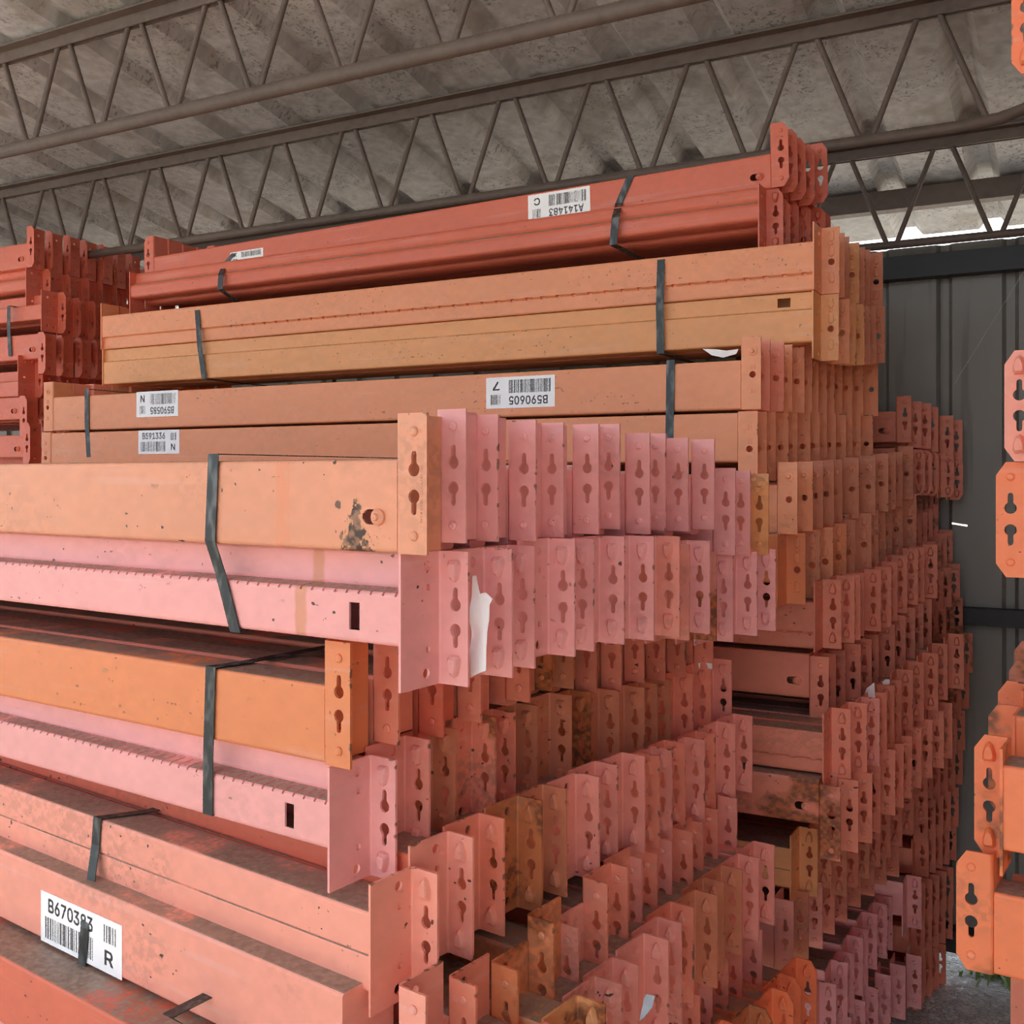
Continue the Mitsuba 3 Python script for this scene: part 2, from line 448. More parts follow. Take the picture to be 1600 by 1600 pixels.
def make_beam(fr, origin, kind, pattern, H, W, tubek, th, tz, dep, ty, color, cls, label, group, length=LENGTH, extra=None, side=1, both=False, yaw=0.0, roll=0.0, fix='auto', tcls=None, tcolor=None, tx=0.0):
    key = numbered('rack_crossbeam')
    m = fr.mat(origin, yaw, roll)
    pid = NAMES.index(color)
    tk = ('tube', tubek, round(th, 4), round(dep, 4), round(ty, 4), round(length, 3), extra, side)
    mesh = lambda: tube(tubek, th, dep, ty, length, extra) if side > 0 else tube(tubek, th, dep, ty, length, extra).rotate([0, 0, 180]).translate([0, dep + 2 * ty, 0])
    k = put('tube', painted(tk, mesh, NAMES.index(tcolor or color), cls if tcls is None else tcls, True), m @ T().translate([tx, 0, tz]), key)
    for s in ((side, -side) if both else (side,)):
        at = m if s == side else m @ T().translate([-side * length, 0, 0])
        pc = min(cls, RUST) if cls <= RUST else WORN
        c = put('connector', painted(('conn', kind, pattern, H, round(W, 4), s), lambda: connector(kind, pattern, H, W, s), pid, pc), at, key)
        yf = 0.0 if kind == 'A' else W - TH
        mid = s * FL * 0.56
        if fix == 'none':
            continue
        g = lambda z, y=yf: at @ T().translate([mid, y, z])
        if pattern in ('key', 'clip'):
            if kind == 'A':
                for z in (-0.13, -0.87):
                    put('rivet', painted('rivet', rivet, pid, WORN), g(z * H), c)
            elif kind == 'P':
                up = fix == 'bullet'
                for z in (-0.14, -0.85):
                    put('stud', painted(('stud', up), lambda: stud(up), pid, WORN), g(z * H), c)
        elif pattern == 'bolt':
            big, small = (-0.20, -0.74) if fix != 'low' else (-0.86, -0.22)
            put('rivet', painted('big rivet', big_rivet, pid, CLEAN), g(big * H), c)
            for z in (-0.41, small):
                put('cross_mark', painted('cross', cross_mark(), pid, CLEAN), g(z * H), c)
        elif pattern == 'oval':
            for z in (-0.13, -0.36, -0.76):
                put('boss', painted('oval', oval, pid, CLEAN), g(z * H), c)
            put('rivet', painted('small rivet', lambda: rivet(0.004, 0.004), pid, WORN), g(-0.245 * H), c)
    if extra == 'pin':
        put('locking_pin', painted('pin', lambda: m3.Manifold.compose([rivet(0.0095, 0.006), rivet(0.0055, 0.009)]), pid, WORN), m @ T().translate([-0.030, ty, tz - 0.62 * th]), key)
    tag(key, label, 'beam', group, 'thing')
    BEAMS[key] = (np.array(m.matrix, float), ty)
    return key


def row(fr, pts, c0, c1, kind, pattern, colors, where, group, H=0.155, W=None, tubek='step up', th=0.105, tz=None, dep=None, ref='top', cls=WORN, extra=None, both=False, first=None, fix='auto', length=LENGTH, ty=0.003, jit=0.004, over=None, sink=0.0, turn=0.0):
    """One row of beams, from the front to the back. pts: where the outer edge of each connector stands (its right edge; top or bottom), None where only its neighbours are known."""
    n = len(pts)
    pitch = (c1 - c0) / max(n - 1, 1)
    cs = [c0 + pitch * i for i in range(n)]
    acz = []
    for p, c in zip(pts, cs):
        if p is None:
            acz.append(None)
            continue
        q = fr.at(p[0], p[1], c)
        acz.append((fr.ac(q)[0], q[2] + (H if ref == 'bot' else 0)))
    known = [i for i, q in enumerate(acz) if q]
    for i in range(n):
        if acz[i] is None:
            acz[i] = (float(np.interp(i, known, [acz[j][0] for j in known])), float(np.interp(i, known, [acz[j][1] for j in known])))
    W = W or min(0.078, max(pitch, 0.03) - 0.0005)
    dep = dep or min(0.064, W - 0.008)
    if tz is None:
        tz = -(H - th) if kind == 'A' else 0.0
    out = []
    for i in range(n):
        a, z = acz[i]
        yF = 0.0 if kind == 'A' else W
        yaw, roll = (random.uniform(-jit, jit), random.uniform(-jit, jit)) if i else (0.0, 0.0)
        yaw += turn * 4
        org = fr.pt(a - FL, cs[i] - yF, z)
        yaw *= 0.25                      # the far end may not swing into a neighbour
        col = colors(i) if callable(colors) else colors[min(i, len(colors) - 1)]
        cl = cls(i) if callable(cls) else cls
        name = f'frontmost of the {where}' if i == 0 else f'{ORD[i]} from the front in the {where}'
        lab = f'{col} rack beam, {name}'
        o = dict(length=length, extra=extra, both=both, yaw=yaw, roll=roll, fix=fix)
        o2 = dict(kind=kind, pattern=pattern, H=H, W=W, tubek=tubek, th=th, tz=tz, dep=dep, ty=ty, color=col, cls=cl, label=lab)
        if i:
            o2['tz'] = tz - sink
        for given in ([first] if i == 0 and first else []) + ([over[i]] if over and i in over else []):
            for k, v in given.items():
                (o2 if k in o2 else o)[k] = v
        out.append(make_beam(fr, org, o2['kind'], o2['pattern'], o2['H'], o2['W'], o2['tubek'], o2['th'], o2['tz'], o2['dep'], o2['ty'], o2['color'], o2['cls'], o2['label'], group, **o))
    return out


def pick(*names):
    r = random.Random(sum(map(len, names)) * 31 + len(names))
    return lambda i: r.choice(names)


# ------------------------------------------------------------------ the shed: ground, roof, back wall, joists
ROOF = lambda c: EYE + 1.836 - 0.2 * c
B0 = BACK.mat([0, 0, 0])
scene['floor'] = mikit.ply(trimesh.Trimesh([[-40, -40, 0], [40, -40, 0], [40, 40, 0], [-40, 40, 0]], [[0, 1, 2], [0, 2, 3]], process=False), 'gravel')
tag('floor', 'gravel ground of the shed, sunlit beyond the back wall', kind='structure')

RIB = 0.305
A0, A1, C0, C1 = -8.2, 2.6, -1.6, 4.42
q = rounded([(0.0, 0.0), (0.205, 0.0), (0.232, 0.036), (0.278, 0.036), (0.305, 0.0), (0.305, 0.0012), (0.2785, 0.0372), (0.2315, 0.0372), (0.2045, 0.0012), (0.0, 0.0012)], 0.0005, 1)


def roof_panel():
    v = []
    for y in (C0, C1):
        v += [(x, y, -0.2 * y + z) for x, z in [(0, 0), (0.205, 0), (0.232, 0.036), (0.278, 0.036), (0.306, 0)]]
    top = [(x, y, z + 0.0012) for x, y, z in v]
    f = []
    for i in range(4):
        f += [[i, i + 6, i + 1], [i, i + 5, i + 6], [i + 10, i + 11, i + 16], [i + 10, i + 16, i + 15]]
    for i in range(4):
        f += [[i + 5, i + 15, i + 16], [i + 5, i + 16, i + 6], [i, i + 1, i + 11], [i, i + 11, i + 10]]
    return trimesh.Trimesh(np.array(v + top), f, process=False)


shape = mikit.ply(roof_panel(), 'galvanised')
for i in range(int((A1 - A0) / RIB)):
    put('panel', shape, B0 @ T().translate([A0 + i * RIB, 0, EYE + 1.836]), 'ceiling')
tag('ceiling', 'sloping roof of weathered ribbed metal sheets', kind='structure')

WC, WZ0, WZ1 = 3.78, 0.10, EYE + 0.775


def wall_panel(hole=False):
    s = [(0, 0), (0.15, 0), (0.162, 0.018), (0.188, 0.018), (0.2, 0)]
    body = extrude_z = m3.CrossSection([[(x, y) for x, y in s] + [(x, y + 0.0012) for x, y in s[::-1]]], m3.FillRule.Positive).extrude(WZ1 - WZ0).translate([0, 0, WZ0])
    if hole:
        body = body - m3.Manifold.hull_points([(x, y, z) for y in (-0.05, 0.05) for x, z in hole])
    return tri(body)


wshape = mikit.ply(wall_panel(), 'wall_sheet')
slot = [BACK.at(x, y, WC) for x, y in ((1487, 816), (1512, 820), (1512, 823), (1487, 819))]
slot = [(BACK.ac(p)[0], p[2]) for p in slot]
n_wall = int((A1 - A0) / 0.2)
for i in range(n_wall):
    a = A0 + i * 0.2
    inside = [(x - a, z) for x, z in slot]
    s = wshape
    if any(0 < x < 0.2 for x, z in inside):
        s = mikit.ply(wall_panel(inside), 'wall_sheet')
    put('panel', s, B0 @ T().translate([a, WC, 0]), 'wall_back')
tag('wall_back', 'back wall of grey ribbed metal sheet', kind='structure')
for zc, hh, bs in ((EYE + 0.70, 0.075, 'black_steel'), (EYE - 0.455, 0.055, 'black_steel'), (WZ0 + 0.03, 0.07, 'black_steel')):
    k = put('girt', mikit.ply(boxmesh(A0, A1, WC - 0.062, WC - 0.001, zc - hh / 2, zc + hh / 2), bs), B0, 'wall_back')


eshape = mikit.ply(wall_panel(), 'wall_sheet')
for i in range(25):
    c = WC - 0.2 * i
    put('panel', eshape, T().translate([1.72, c, 0]) @ T().rotate([0, 0, 1], -90) @ T().scale([1, 1, (ROOF(c) - 0.005) / WZ1]), 'wall_right')
tag('wall_right', 'end wall of grey ribbed metal sheet', kind='structure')


def rod(p, q, r, seg=10):
    return trimesh.creation.cylinder(r, segment=[p, q], sections=seg)


def tube_path(P, r, seg=10):
    P = np.array(P, float)
    out = []
    for i in range(len(P)):
        t = P[min(i + 1, len(P) - 1)] - P[max(i - 1, 0)]
        t /= np.linalg.norm(t)
        s = np.cross(t, [0, 1, 0.01]); s /= np.linalg.norm(s)
        w = np.cross(t, s)
        out.append([P[i] + r * (math.cos(k) * s + math.sin(k) * w) for k in np.arange(seg) * 2 * math.pi / seg])
    v = np.array(out).reshape(-1, 3)
    f = []
    for i in range(len(P) - 1):
        for j in range(seg):
            a, b = i * seg + j, i * seg + (j + 1) % seg
            f += [[a, b, b + seg], [a, b + seg, a + seg]]
    for k in range(1, seg - 1):
        f += [[0, k + 1, k], [len(v) - seg, len(v) - seg + k, len(v) - seg + k + 1]]
    return trimesh.Trimesh(v, f, process=False)


def joist(c, low, label, right=0.0, r=0.016):
    """An open-web joist: a top chord of two angles, a round bottom chord bent up at its end, and bent web rods."""
    key = numbered('roof_joist')
    zt, zb = ROOF(c) - 0.004, EYE + low
    prof = [(-0.045, 0), (0.045, 0), (0.045, -0.006), (0.012, -0.006), (0.012, -0.040), (0.006, -0.040), (0.006, -0.006), (-0.006, -0.006), (-0.006, -0.040), (-0.012, -0.040), (-0.012, -0.006), (-0.045, -0.006)]
    put('top_chord', mikit.ply(tri(extrude_x(prof, -8.0, right + 0.25)), 'joist_steel'), B0 @ T().translate([0, c, zt]), key)
    path = [(-8.0, c, zb), (-4.0, c, zb), (right - 0.35, c, zb), (right - 0.25, c, zb + 0.006), (right - 0.16, c, zb + 0.03), (right + 0.02, c, zt - 0.07), (right + 0.12, c, zt - 0.05)]
    put('bottom_chord', mikit.ply(tube_path(path, r, 12), 'joist_steel', True), B0, key)
    x, k = right - 0.42, 0
    while x > -6.4:
        for s in (1, -1):
            top = (x + s * 0.022, c, zt - 0.02)
            bot = (x + s * 0.142, c, zb + 0.004)
            put('web_rod', mikit.ply(rod(top, bot, 0.0082, 8), 'joist_steel', True), B0, key)
        x -= 0.315
    tag(key, label, 'roof joist', 'open web roof joists under the metal roof', 'thing')


joist(2.23, 1.062, 'brown open web roof joist nearest the viewer, crossing the upper left corner', 0.75, 0.0205)
joist(2.95, 0.905, 'brown open web roof joist just above the topmost red beams', 0.05)
joist(3.66, 0.765, 'dark open web roof joist by the bright eave above the back wall', 0.95, 0.013)
k = put('eave_strut', mikit.ply(tri(extrude_x([(-0.03, 0), (0.03, 0), (0.03, -0.07), (-0.03, -0.07)], -8.0, 2.5)), 'joist_steel'), B0 @ T().translate([0, 4.0, ROOF(4.0) - 0.008]))
tag(k, 'dark steel strut under the roof sheets beyond the last joist', 'strut')

# ------------------------------------------------------------------ the near stack
G1 = 'beams in the near stack'
xa = [(667, 644), (728, 638), (778, 647), (837, 656), (880, 660), (935, 662), (968, 662), (1015, 676), (1040, 677), (1075, 684), (1116, 686), (1149, 731), (1172, 735), (1201, 740)]
rowA = row(NEAR, xa, 0.896, 1.93, 'A', 'key', lambda i: 'peach' if i == 0 else 'tan' if i == 13 else 'pink', "near stack's top row", G1, tubek='step back', sink=0.010, cls=lambda i: RUST if i == 13 else CLEAN if i % 3 else WORN,
           first=dict(cls=HERO, extra='pin', label='peach steel beam with a dark rust patch by its end, front of the near stack'))
xp = [(734, 862), (802, 857), (837, 853), (900, 842), (930, 842), (977, 838), (1023, 838), (1063, 838), (1078, 850), (1110, 845), (1120, 862), (1146, 868), (1184, 862), (1213, 858)]
rowP = row(NEAR, xp, 0.978, 1.94, 'P', 'key', lambda i: 'rose' if i in (7, 8, 10) else 'pink', "near stack's second row", G1, cls=lambda i: RUST if i == 10 else WORN if i % 3 == 2 else CLEAN,
           first=dict(cls=PINKH, extra='slots', label='pink slotted step beam with a black square hole, directly under the peach beam'))
xo = [(547, 1203), (622, 1165), (692, 1153), (751, 1130), (827, 1098), (862, 1080), (895, 1077), (931, 1083), (970, 1083), (1006, 1067), (1039, 1064), (1071, 1059), (1114, 1047)]
rowO = row(NEAR, xo, 0.93, 1.98, 'A', 'key', lambda i: 'orange' if i == 0 else ('coral', 'red', 'coral', 'brick', 'rusty', 'brown', 'brick', 'coral', 'coral', 'brick', 'brick', 'coral')[i - 1], "near stack's third row", G1, H=0.15, th=0.095, ref='bot', tubek='step back', sink=0.012,
           cls=lambda i: RUST if i in (5, 6) else CLEAN if i == 0 else WORN, first=dict(label='orange steel beam with scraped end plate, third row of the near stack'))
xq = [(620, 1186), (672, 1155), (713, 1138), (775, 1119), (805, 1112), (840, 1102), (893, 1086), (923, 1081), (968, 1079), (1007, 1074), (1027, 1068), (1048, 1062), (1083, 1052), (1111, 1040), (1143, 1031)]
rowQ = row(NEAR, xq, 1.0, 2.06, 'P', 'key', lambda i: ('pink', 'rose', 'brown', 'coral', 'coral', 'brown', 'brown', 'rusty', 'brown', 'brown', 'brown', 'brown', 'coral', 'coral', 'rose')[i], "near stack's fourth row", G1, turn=-0.02, H=0.15, th=0.1,
           cls=lambda i: CLEAN if i in (0, 14) else RUST if i in (3, 7) else WORN, first=dict(extra='slots', label='pink slotted step beam with a black square hole, directly under the orange beam'))
xd = [(684, 1363), (739, 1306), (787, 1277), (846, 1249), (884, 1231), (935, 1212), (964, 1194), (1006, 1180), (1029, 1180), (1049, 1170), (1069, 1160), (1100, 1155), (1116, 1145), (1148, 1130), (1174, 1118)]
rowD = row(NEAR, xd, 1.003, 2.05, 'P', 'key', lambda i: ('salmon', 'salmon', 'coral', 'rusty', 'brown', 'rose', 'rose', 'rose', 'coral', 'rose', 'coral', 'rose', 'coral', 'rose', 'rose')[i], "near stack's fifth row", G1, turn=-0.055, tubek='seam', th=0.095, tz=-0.035, fix='bullet',
           cls=lambda i: RUST if i == 3 else WORN, over={1: dict(tcolor='red', tz=-0.012)}, first=dict(label='dusty salmon beam with a brown dirt-covered top above the large white label'))
xe = [(667, 1556), (745, 1541), (810, 1517), (866, 1442), (904, 1450), (950, 1381), (981, 1355), (1003, 1342), (1027, 1334), (1050, 1314), (1083, 1300), (1099, 1286), (1122, 1265), (1152, 1248)]
rowE = row(NEAR, xe, 0.93, 1.95, 'A', 'key', lambda i: ('salmon', 'coral', 'orange', 'orange', 'salmon', 'coral', 'coral', 'rose', 'coral', 'rose', 'coral', 'coral', 'coral', 'rose')[i], "near stack's sixth row", G1, turn=-0.055, th=0.105,
           cls=lambda i: RUST if i in (2, 3) else WORN, tubek='step back', first=dict(tubek='plain', th=0.11, tz=-0.013, ty=-0.033, dep=0.085, tx=-0.054, label='salmon steel beam with a large white barcode label, sixth row of the near stack'))
xg = [None, None, None, (944, 1566), (970, 1535), (996, 1505), (1043, 1466), (1063, 1440), (1082, 1416), (1119, 1397), (1130, 1377), (1158, 1357), (1184, 1339), (1208, 1319)]
rowG = row(NEAR, xg, 0.93, 1.98, 'P', 'key', lambda i: ('coral', 'coral', 'coral', 'tan', 'rose', 'rose', 'rose', 'rose', 'coral', 'brown', 'brown', 'brown', 'rose', 'rose')[i], "near stack's seventh row", G1, turn=-0.055, tubek='plain', th=0.1, tz=-0.01, fix='bullet',
           cls=lambda i: RUST if i in (3, 10) else WORN, first=dict(tcolor='red', tz=-0.048, ty=-0.02, dep=0.08, label='red steel beam with a dark dusty top in the lower left corner'))
xh = [None, None, None, None, None, None, None, (1052, 1588), (1094, 1556), (1113, 1526), (1138, 1500), (1160, 1477), (1191, 1453)]
rowH = row(NEAR, xh, 0.95, 1.97, 'A', 'key', pick('coral', 'rose', 'salmon', 'coral'), "near stack's eighth row", G1, turn=-0.055, tubek='step back')
xi = [None, None, None, None, None, None, None, (1160, 1602), (1204, 1577), (1238, 1551), (1250, 1528), (1274, 1502)]
rowI = row(NEAR, xi, 1.02, 2.06, 'P', 'clip', lambda i: 'rusty' if i == 8 else 'bright orange', "near stack's lowest row", G1, turn=-0.055, fix='bullet', tubek='plain', th=0.1, tz=-0.03, cls=lambda i: RUST if i == 8 else WORN)

# ------------------------------------------------------------------ the tall stack behind
G2 = 'beams in the tall stack'
cb = lambda x, d: d * (BACK.cn[1] + BACK.cn[0] * (x - CX) / F)
S = dict(group=G2, length=2.3)


def back(pts, d0, d1, *a, **k):
    return row(BACK, pts, cb(pts[0][0], d0), cb(pts[-1][0], d1), *a, **{**S, **k})


rowT = back([(1231, 189), (1245, 200), (1258, 214), (1272, 224), (1292, 222)], 2.53, 2.72, 'A', 'clip', ['red'], "tall stack's topmost row", tubek='plain', th=0.085, both=True, cls=CLEAN, jit=0.0, length=2.09, over={i: dict(roll=0.020) for i in range(5)},
            first=dict(extra='pin', label='red steel beam with a barcode label, frontmost on top of the tall stack'))
rowU = back([(1224, 293), (1235, 310), (1248, 312), (1267, 318), (1290, 323), (1298, 330)], 2.55, 2.82, 'P', 'clip', ['red'], "tall stack's second row", tubek='round step', th=0.09, both=True, cls=CLEAN, jit=0.0, length=2.13, over={i: dict(roll=0.006) for i in range(6)},
            first=dict(label='red rounded step beam under the topmost labelled red beam'))
rowU1 = back([(1312, 354), (1320, 364), (1327, 370), (1343, 379), (1352, 386), (1360, 390), (1380, 394)], 2.46, 2.9, 'P', 'oval', ['terracotta', 'terracotta', 'brown', 'tan', 'brown', 'brown', 'brown'], "tall stack's third row", tubek='step down', length=2.36, th=0.112, tz=-0.043, both=True, cls=CLEAN, jit=0.001,
             first=dict(extra='notches', label='orange notched beam with oval bosses, third row of the tall stack'))
rowU2 = back([(1311, 459), (1328, 467), (1338, 472), (1351, 475), (1360, 477), (1370, 478), (1383, 479)], 2.46, 2.9, 'P', 'oval', ['tan', 'terracotta', 'tan', 'tan', 'brown', 'brown', 'brown'], "tall stack's fourth row", tubek='step rise', length=2.35, th=0.118, both=True, cls=CLEAN, jit=0.001,
             first=dict(extra='window', label='tan beam with a small square hole, fourth row of the tall stack'))
rowV1 = back([(1189, 525), (1203, 530), (1225, 534), (1238, 538), (1257, 542), (1269, 545), (1279, 548), (1292, 551), (1304, 554), (1316, 556), (1332, 559), (1349, 561), (1372, 563)], 2.243, 2.95, 'A', 'bolt', ['terracotta', 'coral', 'coral', 'terracotta'], "tall stack's fifth row", tubek='plain', length=2.21, th=0.107, both=True, cls=CLEAN, jit=0.001,
             first=dict(label='terracotta beam with two white barcode labels, fifth row of the tall stack'))
rowV2 = back([(1184, 642), (1198, 643), (1212, 643), (1232, 644), (1246, 644), (1266, 645), (1281, 645), (1292, 646), (1306, 646), (1322, 647), (1332, 648), (1345, 648), (1364, 648)], 2.243, 2.95, 'A', 'bolt', ['terracotta'], "tall stack's sixth row", tubek='plain', length=2.21, th=0.107, tz=-0.002, both=True, cls=CLEAN, fix='low', jit=0.001,
             first=dict(label='terracotta beam with one white barcode label, sixth row of the tall stack'))
rowW1 = back([(1246, 722), (1270, 721), (1286, 720), (1303, 719), (1316, 718), (1342, 715), (1368, 712), (1388, 709), (1400, 708), (1410, 706), (1427, 697)], 2.26, 3.08, 'A', 'bolt', ['terracotta', 'terracotta', 'brown', 'brown'], "tall stack's seventh row", tubek='plain', th=0.107, cls=WORN)
rowW2 = back([(1259, 833), (1282, 828), (1302, 824), (1323, 818), (1337, 812), (1362, 802), (1373, 797), (1384, 792), (1394, 788), (1411, 783), (1432, 772)], 2.3, 3.1, 'P', 'oval', ['orange', 'brown', 'terracotta', 'orange', 'brown'], "tall stack's eighth row", tubek='plain', th=0.105, cls=WORN)
rowX1 = back([(1315, 906), (1336, 900), (1345, 898), (1351, 895), (1377, 890), (1393, 886), (1403, 878), (1418, 868), (1435, 857), (1445, 855), (1465, 851)], 2.37, 3.05, 'P', 'key', ['brick', 'brick', 'coral', 'brick', 'brick'], "tall stack's ninth row", tubek='step down', th=0.105, tz=-0.045, fix='bullet', first=dict(extra='notches', label='brick red beam with a notched seam, upper of the four faces between the stacks'))
rowX2 = back([(1295, 1027), (1306, 1022), (1321, 1017), (1345, 1007), (1362, 998), (1373, 992), (1398, 976), (1415, 962), (1430, 950), (1443, 943), (1456, 936)], 2.37, 3.05, 'A', 'key', ['coral', 'brick', 'brick', 'coral', 'brick'], "tall stack's tenth row", tubek='plain', th=0.102, tz=0.004, first=dict(extra='pin', label='flat brick red beam with a locking pin, tenth row of the tall stack'))
rowY1 = back([(1330, 1108), (1355, 1099), (1375, 1091), (1386, 1083), (1398, 1071), (1409, 1063), (1427, 1047), (1444, 1035), (1466, 1021), (1481, 1006), (1506, 991)], 2.28, 2.98, 'P', 'key', ['coral', 'coral', 'rose', 'coral', 'brick'], "tall stack's eleventh row", tubek='step down', th=0.09, tz=-0.04, fix='bullet', first=dict(extra='notches', label='coral beam with a notched seam and rust streak, eleventh row of the tall stack'))
rowY2 = back([(1313, 1230), (1341, 1220), (1363, 1209), (1376, 1196), (1399, 1172), (1412, 1163), (1425, 1151), (1440, 1138), (1457, 1125), (1475, 1112), (1488, 1099)], 2.19, 2.95, 'A', 'key', ['coral', 'coral', 'coral', 'brick', 'coral'], "tall stack's twelfth row", tubek='plain', th=0.095, tz=0.008, cls=lambda i: RUST if i == 0 else WORN, first=dict(extra='pin', cls=RUST, label='coral beam with rust specks round its hole, twelfth row of the tall stack'))
rowZ1 = back([(1278, 1295), (1300, 1285), (1324, 1300), (1342, 1290), (1359, 1278), (1376, 1262), (1392, 1250), (1410, 1235), (1428, 1218), (1450, 1200)], 2.4, 3.05, 'P', 'key', ['tan', 'brown', 'brown', 'brick', 'brown', 'brick'], "tall stack's thirteenth row", tubek='seam', th=0.09, tz=-0.03, fix='bullet', cls=WORN)
rowZ2 = back([(1240, 1409), (1263, 1395), (1285, 1380), (1304, 1361), (1324, 1345), (1345, 1325), (1366, 1310), (1385, 1296), (1405, 1285)], 2.3, 2.98, 'A', 'key', ['salmon', 'brown', 'salmon', 'coral', 'brick'], "tall stack's fourteenth row", tubek='plain', th=0.1)
rowZ3 = back([(1307, 1538), (1325, 1504), (1335, 1490), (1349, 1465), (1357, 1452), (1371, 1428), (1387, 1413), (1395, 1402), (1440, 1370)], 2.6, 3.12, 'P', 'key', ['pink'], "tall stack's fifteenth row", tubek='plain', th=0.1, fix='bullet')
rowZ4 = back([(1290, 1640), (1310, 1615), (1330, 1590), (1352, 1565), (1372, 1545), (1392, 1525), (1415, 1510), (1440, 1495)], 2.6, 3.1, 'A', 'key', ['pink', 'brick', 'pink'], "tall stack's lowest row", tubek='plain', th=0.1)

# ------------------------------------------------------------------ the dark stack by the wall
G3 = 'beams in the dark stack by the back wall'
R3 = dict(group=G3, length=2.2, H=0.14, th=0.095, jit=0.001)
row(BACK, [(1424, 618), (1440, 627), (1455, 630), (1466, 636), (1490, 649), (1504, 656)], 3.34, 3.66, 'A', 'key', ['brick'], "back wall stack's top row", first=dict(extra='pin', label='brick red beam with a round hole, top front of the stack by the wall'), tubek='plain', **R3)
row(BACK, [(1426, 700), (1446, 702), (1457, 703), (1467, 705), (1491, 708), (1505, 713)], 3.36, 3.67, 'P', 'clip', ['brick'], "back wall stack's second row", **R3)
parts = []
for j, (y0, x0, x1) in enumerate([(770, 1430, 1464), (812, 1432, 1466), (853, 1450, 1486), (905, 1448, 1500), (960, 1450, 1502), (1014, 1470, 1520), (1075, 1462, 1512), (1135, 1458, 1508), (1195, 1455, 1502), (1255, 1450, 1498), (1315, 1448, 1492), (1380, 1446, 1490), (1440, 1442, 1486), (1500, 1436, 1478), (1560, 1430, 1474), (1615, 1426, 1470)]):
    for i in range(5):
        c = 3.42 + 0.055 * i
        x = x0 + (x1 - x0) * i / 4
        p = BACK.at(x, y0 - 6 * i, c)
        a = BACK.ac(p)[0] - FL
        for bm in (tri(connector('A' if j % 2 else 'P', 'key', 0.125, 0.05, 1)), tri(tube('plain', 0.08, 0.045, 0.002, 2.1)).apply_translation([0, 0, -0.03])):
            mm = np.array(BACK.mat(BACK.pt(a, c, p[2])).matrix, float)
            parts.append(bm.apply_transform(mm))
pile = trimesh.util.concatenate(parts)
scene['rack_crossbeam_pile'] = painted('pile', pile, NAMES.index('brick'), WORN, False)
tag('rack_crossbeam_pile', 'pile of red rack beams in the shade beside the back wall', 'beam pile', None, 'stuff')

# ------------------------------------------------------------------ the far stack on the left, its right ends in view
G4 = 'beams in the far left stack'
R4 = dict(group=G4, length=2.0, fix='none', jit=0.001, cls=CLEAN)
row(BACK, [(53, 352), (82, 360), (110, 366), (136, 374), (163, 381), (184, 389), (207, 396), (236, 397)], 2.62, 3.3, 'A', 'clip', ['red'], "far left stack's top row", tubek='plain', th=0.095, first=dict(extra='pin', label='red beam with a locking pin, top front of the far left stack'), **R4)
row(BACK, [(80, 419), (111, 428), (140, 434), (161, 438), (183, 444), (204, 450)], 2.70, 3.2, 'P', 'clip', ['red'], "far left stack's second row", tubek='round step', th=0.095, **R4)
row(BACK, [(104, 456), (127, 465), (150, 470), (172, 476)], 2.70, 3.0, 'P', 'clip', ['red'], "far left stack's third row", tubek='step up', th=0.1, tz=-0.01, **R4)
row(BACK, [(71, 518), (99, 523), (128, 527), (152, 530), None, None, None], 2.60, 3.2, 'A', 'clip', ['red'], "far left stack's fourth row", tubek='plain', th=0.095, tz=-0.003, first=dict(extra='pin'), **R4)
row(BACK, [(68, 557), (96, 584), (124, 588), (150, 591), None, None], 2.66, 3.2, 'P', 'clip', ['red'], "far left stack's fifth row", tubek='step up', th=0.1, tz=-0.055, **R4)
row(BACK, [(42, 618), (72, 622), (98, 626), None, None, None], 2.58, 3.06, 'A', 'clip', ['red'], "far left stack's sixth row", tubek='plain', th=0.085, tz=-0.003, first=dict(extra='pin'), **R4)
row(BACK, [(47, 660), (78, 680), (104, 684), None, None, None], 2.58, 3.06, 'A', 'clip', ['red'], "far left stack's seventh row", tubek='plain', th=0.085, tz=-0.045, first=dict(extra='pin'), **R4)

# ------------------------------------------------------------------ the stack at the right edge: left ends in view
G5 = 'beams at the right edge'


def right_beam(x, y, d, kind, pattern, color, label, tcls=WORN, H=0.155, W=0.07, tubek='plain', th=0.105, tz=None, cls=WORN, fix='auto', dep=0.06):
    """x, y: the left edge and the top of the connector in the photograph, d its distance."""
    c = d * (NEAR.cn[1] + NEAR.cn[0] * (x - CX) / F)
    p = NEAR.at(x, y, c)
    a = NEAR.ac(p)[0]
    yF = 0.0 if kind == 'A' else W
    if tz is None:
        tz = -(H - th) if kind == 'A' else 0.0
    return make_beam(NEAR, NEAR.pt(a + FL, c - yF, p[2]), kind, pattern, H, W, tubek, th, tz, dep, 0.003, color, cls, label, G5, length=1.25, side=-1, fix=fix, tcls=tcls)


right_beam(1494, 1326, 1.36, 'A', 'clip', 'bright orange', 'bright orange beam with worn clipped end plate, lowest at the right edge', cls=RUST, H=0.152)
right_beam(1523, 1145, 1.37, 'P', 'clip', 'bright orange', 'bright orange beam standing on the lowest one at the right edge', cls=RUST, fix='bullet', tz=-0.02)
for i, (x, y, d) in enumerate([(1545, 1098, 1.50), (1560, 1062, 1.60), (1577, 1030, 1.70), (1585, 1000, 1.80)]):
    right_beam(x, y, d, 'P', 'clip', 'bright orange' if i < 2 else 'brick', f'{["orange", "orange", "brick red", "brick red"][i]} beam, {ORD[i + 1]} back from the front orange plates at the right edge', cls=RUST, fix='none')
right_beam(1556, 722, 1.42, 'A', 'clip', 'bright orange', 'orange beam with two cross marked rivets, under the pink plate at right', H=0.154)
right_beam(1570, 549, 1.40, 'P', 'clip', 'salmon', 'salmon beam with nested keyholes, upper of the pair at the right edge', H=0.146, fix='bullet', th=0.10, tz=-0.02)
